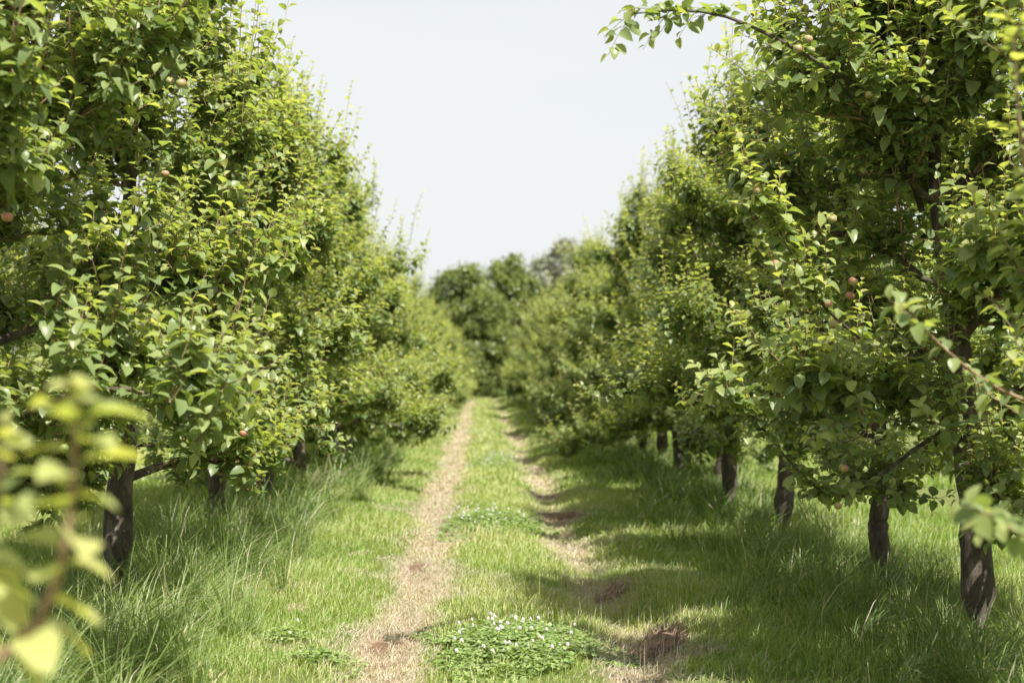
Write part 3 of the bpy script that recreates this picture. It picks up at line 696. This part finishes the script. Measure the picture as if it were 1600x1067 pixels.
p = at(802, 1010, 9.5)
clover(.23, 8.75, .46, .72, 3300, 55, 1, 'large clump of clover dotted with white flowers nearest the camera')
clover(.08, 15.8, .45, .9, 2600, 40, 2, 'smaller clover clump in the grass ridge halfway down the near alley', hmax=.10, fs=1.1)
clover(.3, 26.5, .4, 1.8, 1200, 60, 3, 'far pale patch of flowering clover between the tracks', hmax=.09, fs=1.3)
clover(-1.2, 8.9, .16, .2, 140, 1, 4, 'little clover tuft with one white flower in the grass left of the dirt track', hmax=.09)
clover(-.9, 8.35, .22, .2, 200, 0, 5, 'small flowerless clover tuft at the left edge of the dirt track', hmax=.07)

# ------------------------------------------------------------------ turned clods
def clod(cx, cy, sx, sy, hz, rz, seed, label, ns=420):
    rng = np.random.default_rng(seed)
    root = bpy.data.objects.new('soil_clod', None); COL.objects.link(root); root.location = (cx, cy, float(gz(cx, cy)) - .02); root.rotation_euler = (0, 0, rz)
    tag(root, label, 'soil clod', 'turned clods along the right wheel track')
    n = 34; u = np.linspace(-1, 1, n); U, W = np.meshgrid(u, u); r = np.sqrt(U ** 2 + W ** 2)
    prof = np.clip(1 - r ** 2.2, 0, 1) ** .7
    nz_ = sum(.5 ** k * np.sin(U * (3.1 * 1.9 ** k) + seed + 2 * np.sin(W * 2.3 * 1.8 ** k + k)) * np.cos(W * (2.7 * 1.9 ** k) + k) for k in range(5))
    nz_ = np.clip(nz_, -1.6, 1.6); Z = prof * hz * (.75 + .5 * nz_ + .5 * U) - .05 * (r > 1.0)
    Vv = np.stack([U * sx * (1 + .16 * nz_) + .25 * sx * np.sin(W * 3 + seed), W * sy * (1 + .12 * nz_), Z], -1).reshape(-1, 3)
    i, j = np.meshgrid(np.arange(n - 1), np.arange(n - 1)); q = (j * n + i).ravel(); F = np.stack([q, q + 1, q + n + 1, q + n], 1)
    obj('soil', mesh('soil', [(Vv, F, 0, None)], [M_SOIL]), root)
    a = rng.uniform(0, 6.28, ns); rr = np.sqrt(rng.random(ns)) * 1.02
    k = np.clip(((rr * np.cos(a) + 1) / 2 * (n - 1)).astype(int), 0, n - 1); l = np.clip(((rr * np.sin(a) + 1) / 2 * (n - 1)).astype(int), 0, n - 1)
    P = Vv.reshape(n, n, 3)[l, k].copy(); P[:, 2] = np.maximum(P[:, 2], 0)
    b = blades(P, rng.uniform(.05, .15, ns), rng.uniform(.003, .006, ns), rng.normal(1.2, .5, ns), rng.uniform(2.0, 3.0, ns), rng.uniform(0, 1, ns))
    obj('dead_grass', mesh('dead_grass', [(b[0], b[1], 0, b[2])], [M_STRAW]), root)
clod(1.17, 9.25, .17, .55, .10, -.2, 1, 'largest brown clod of soil and dead grass beside the right track, nearest the camera', 300)
clod(1.08, 11.4, .13, .5, .09, -.3, 2, 'brown clod with a dark hollow, second from the camera along the right track', 180)
clod(1.02, 16.6, .22, .55, .09, .5, 3, 'reddish clod beside the right track, level with the middle clover clump', 160)
clod(.95, 19.6, .26, .5, .07, -.5, 4, 'farther reddish clod at the shadow edge of the right track', 120)
clod(.98, 38, .22, 1.2, .08, 0, 5, 'farthest bare patch of turned soil along the right track', 200)
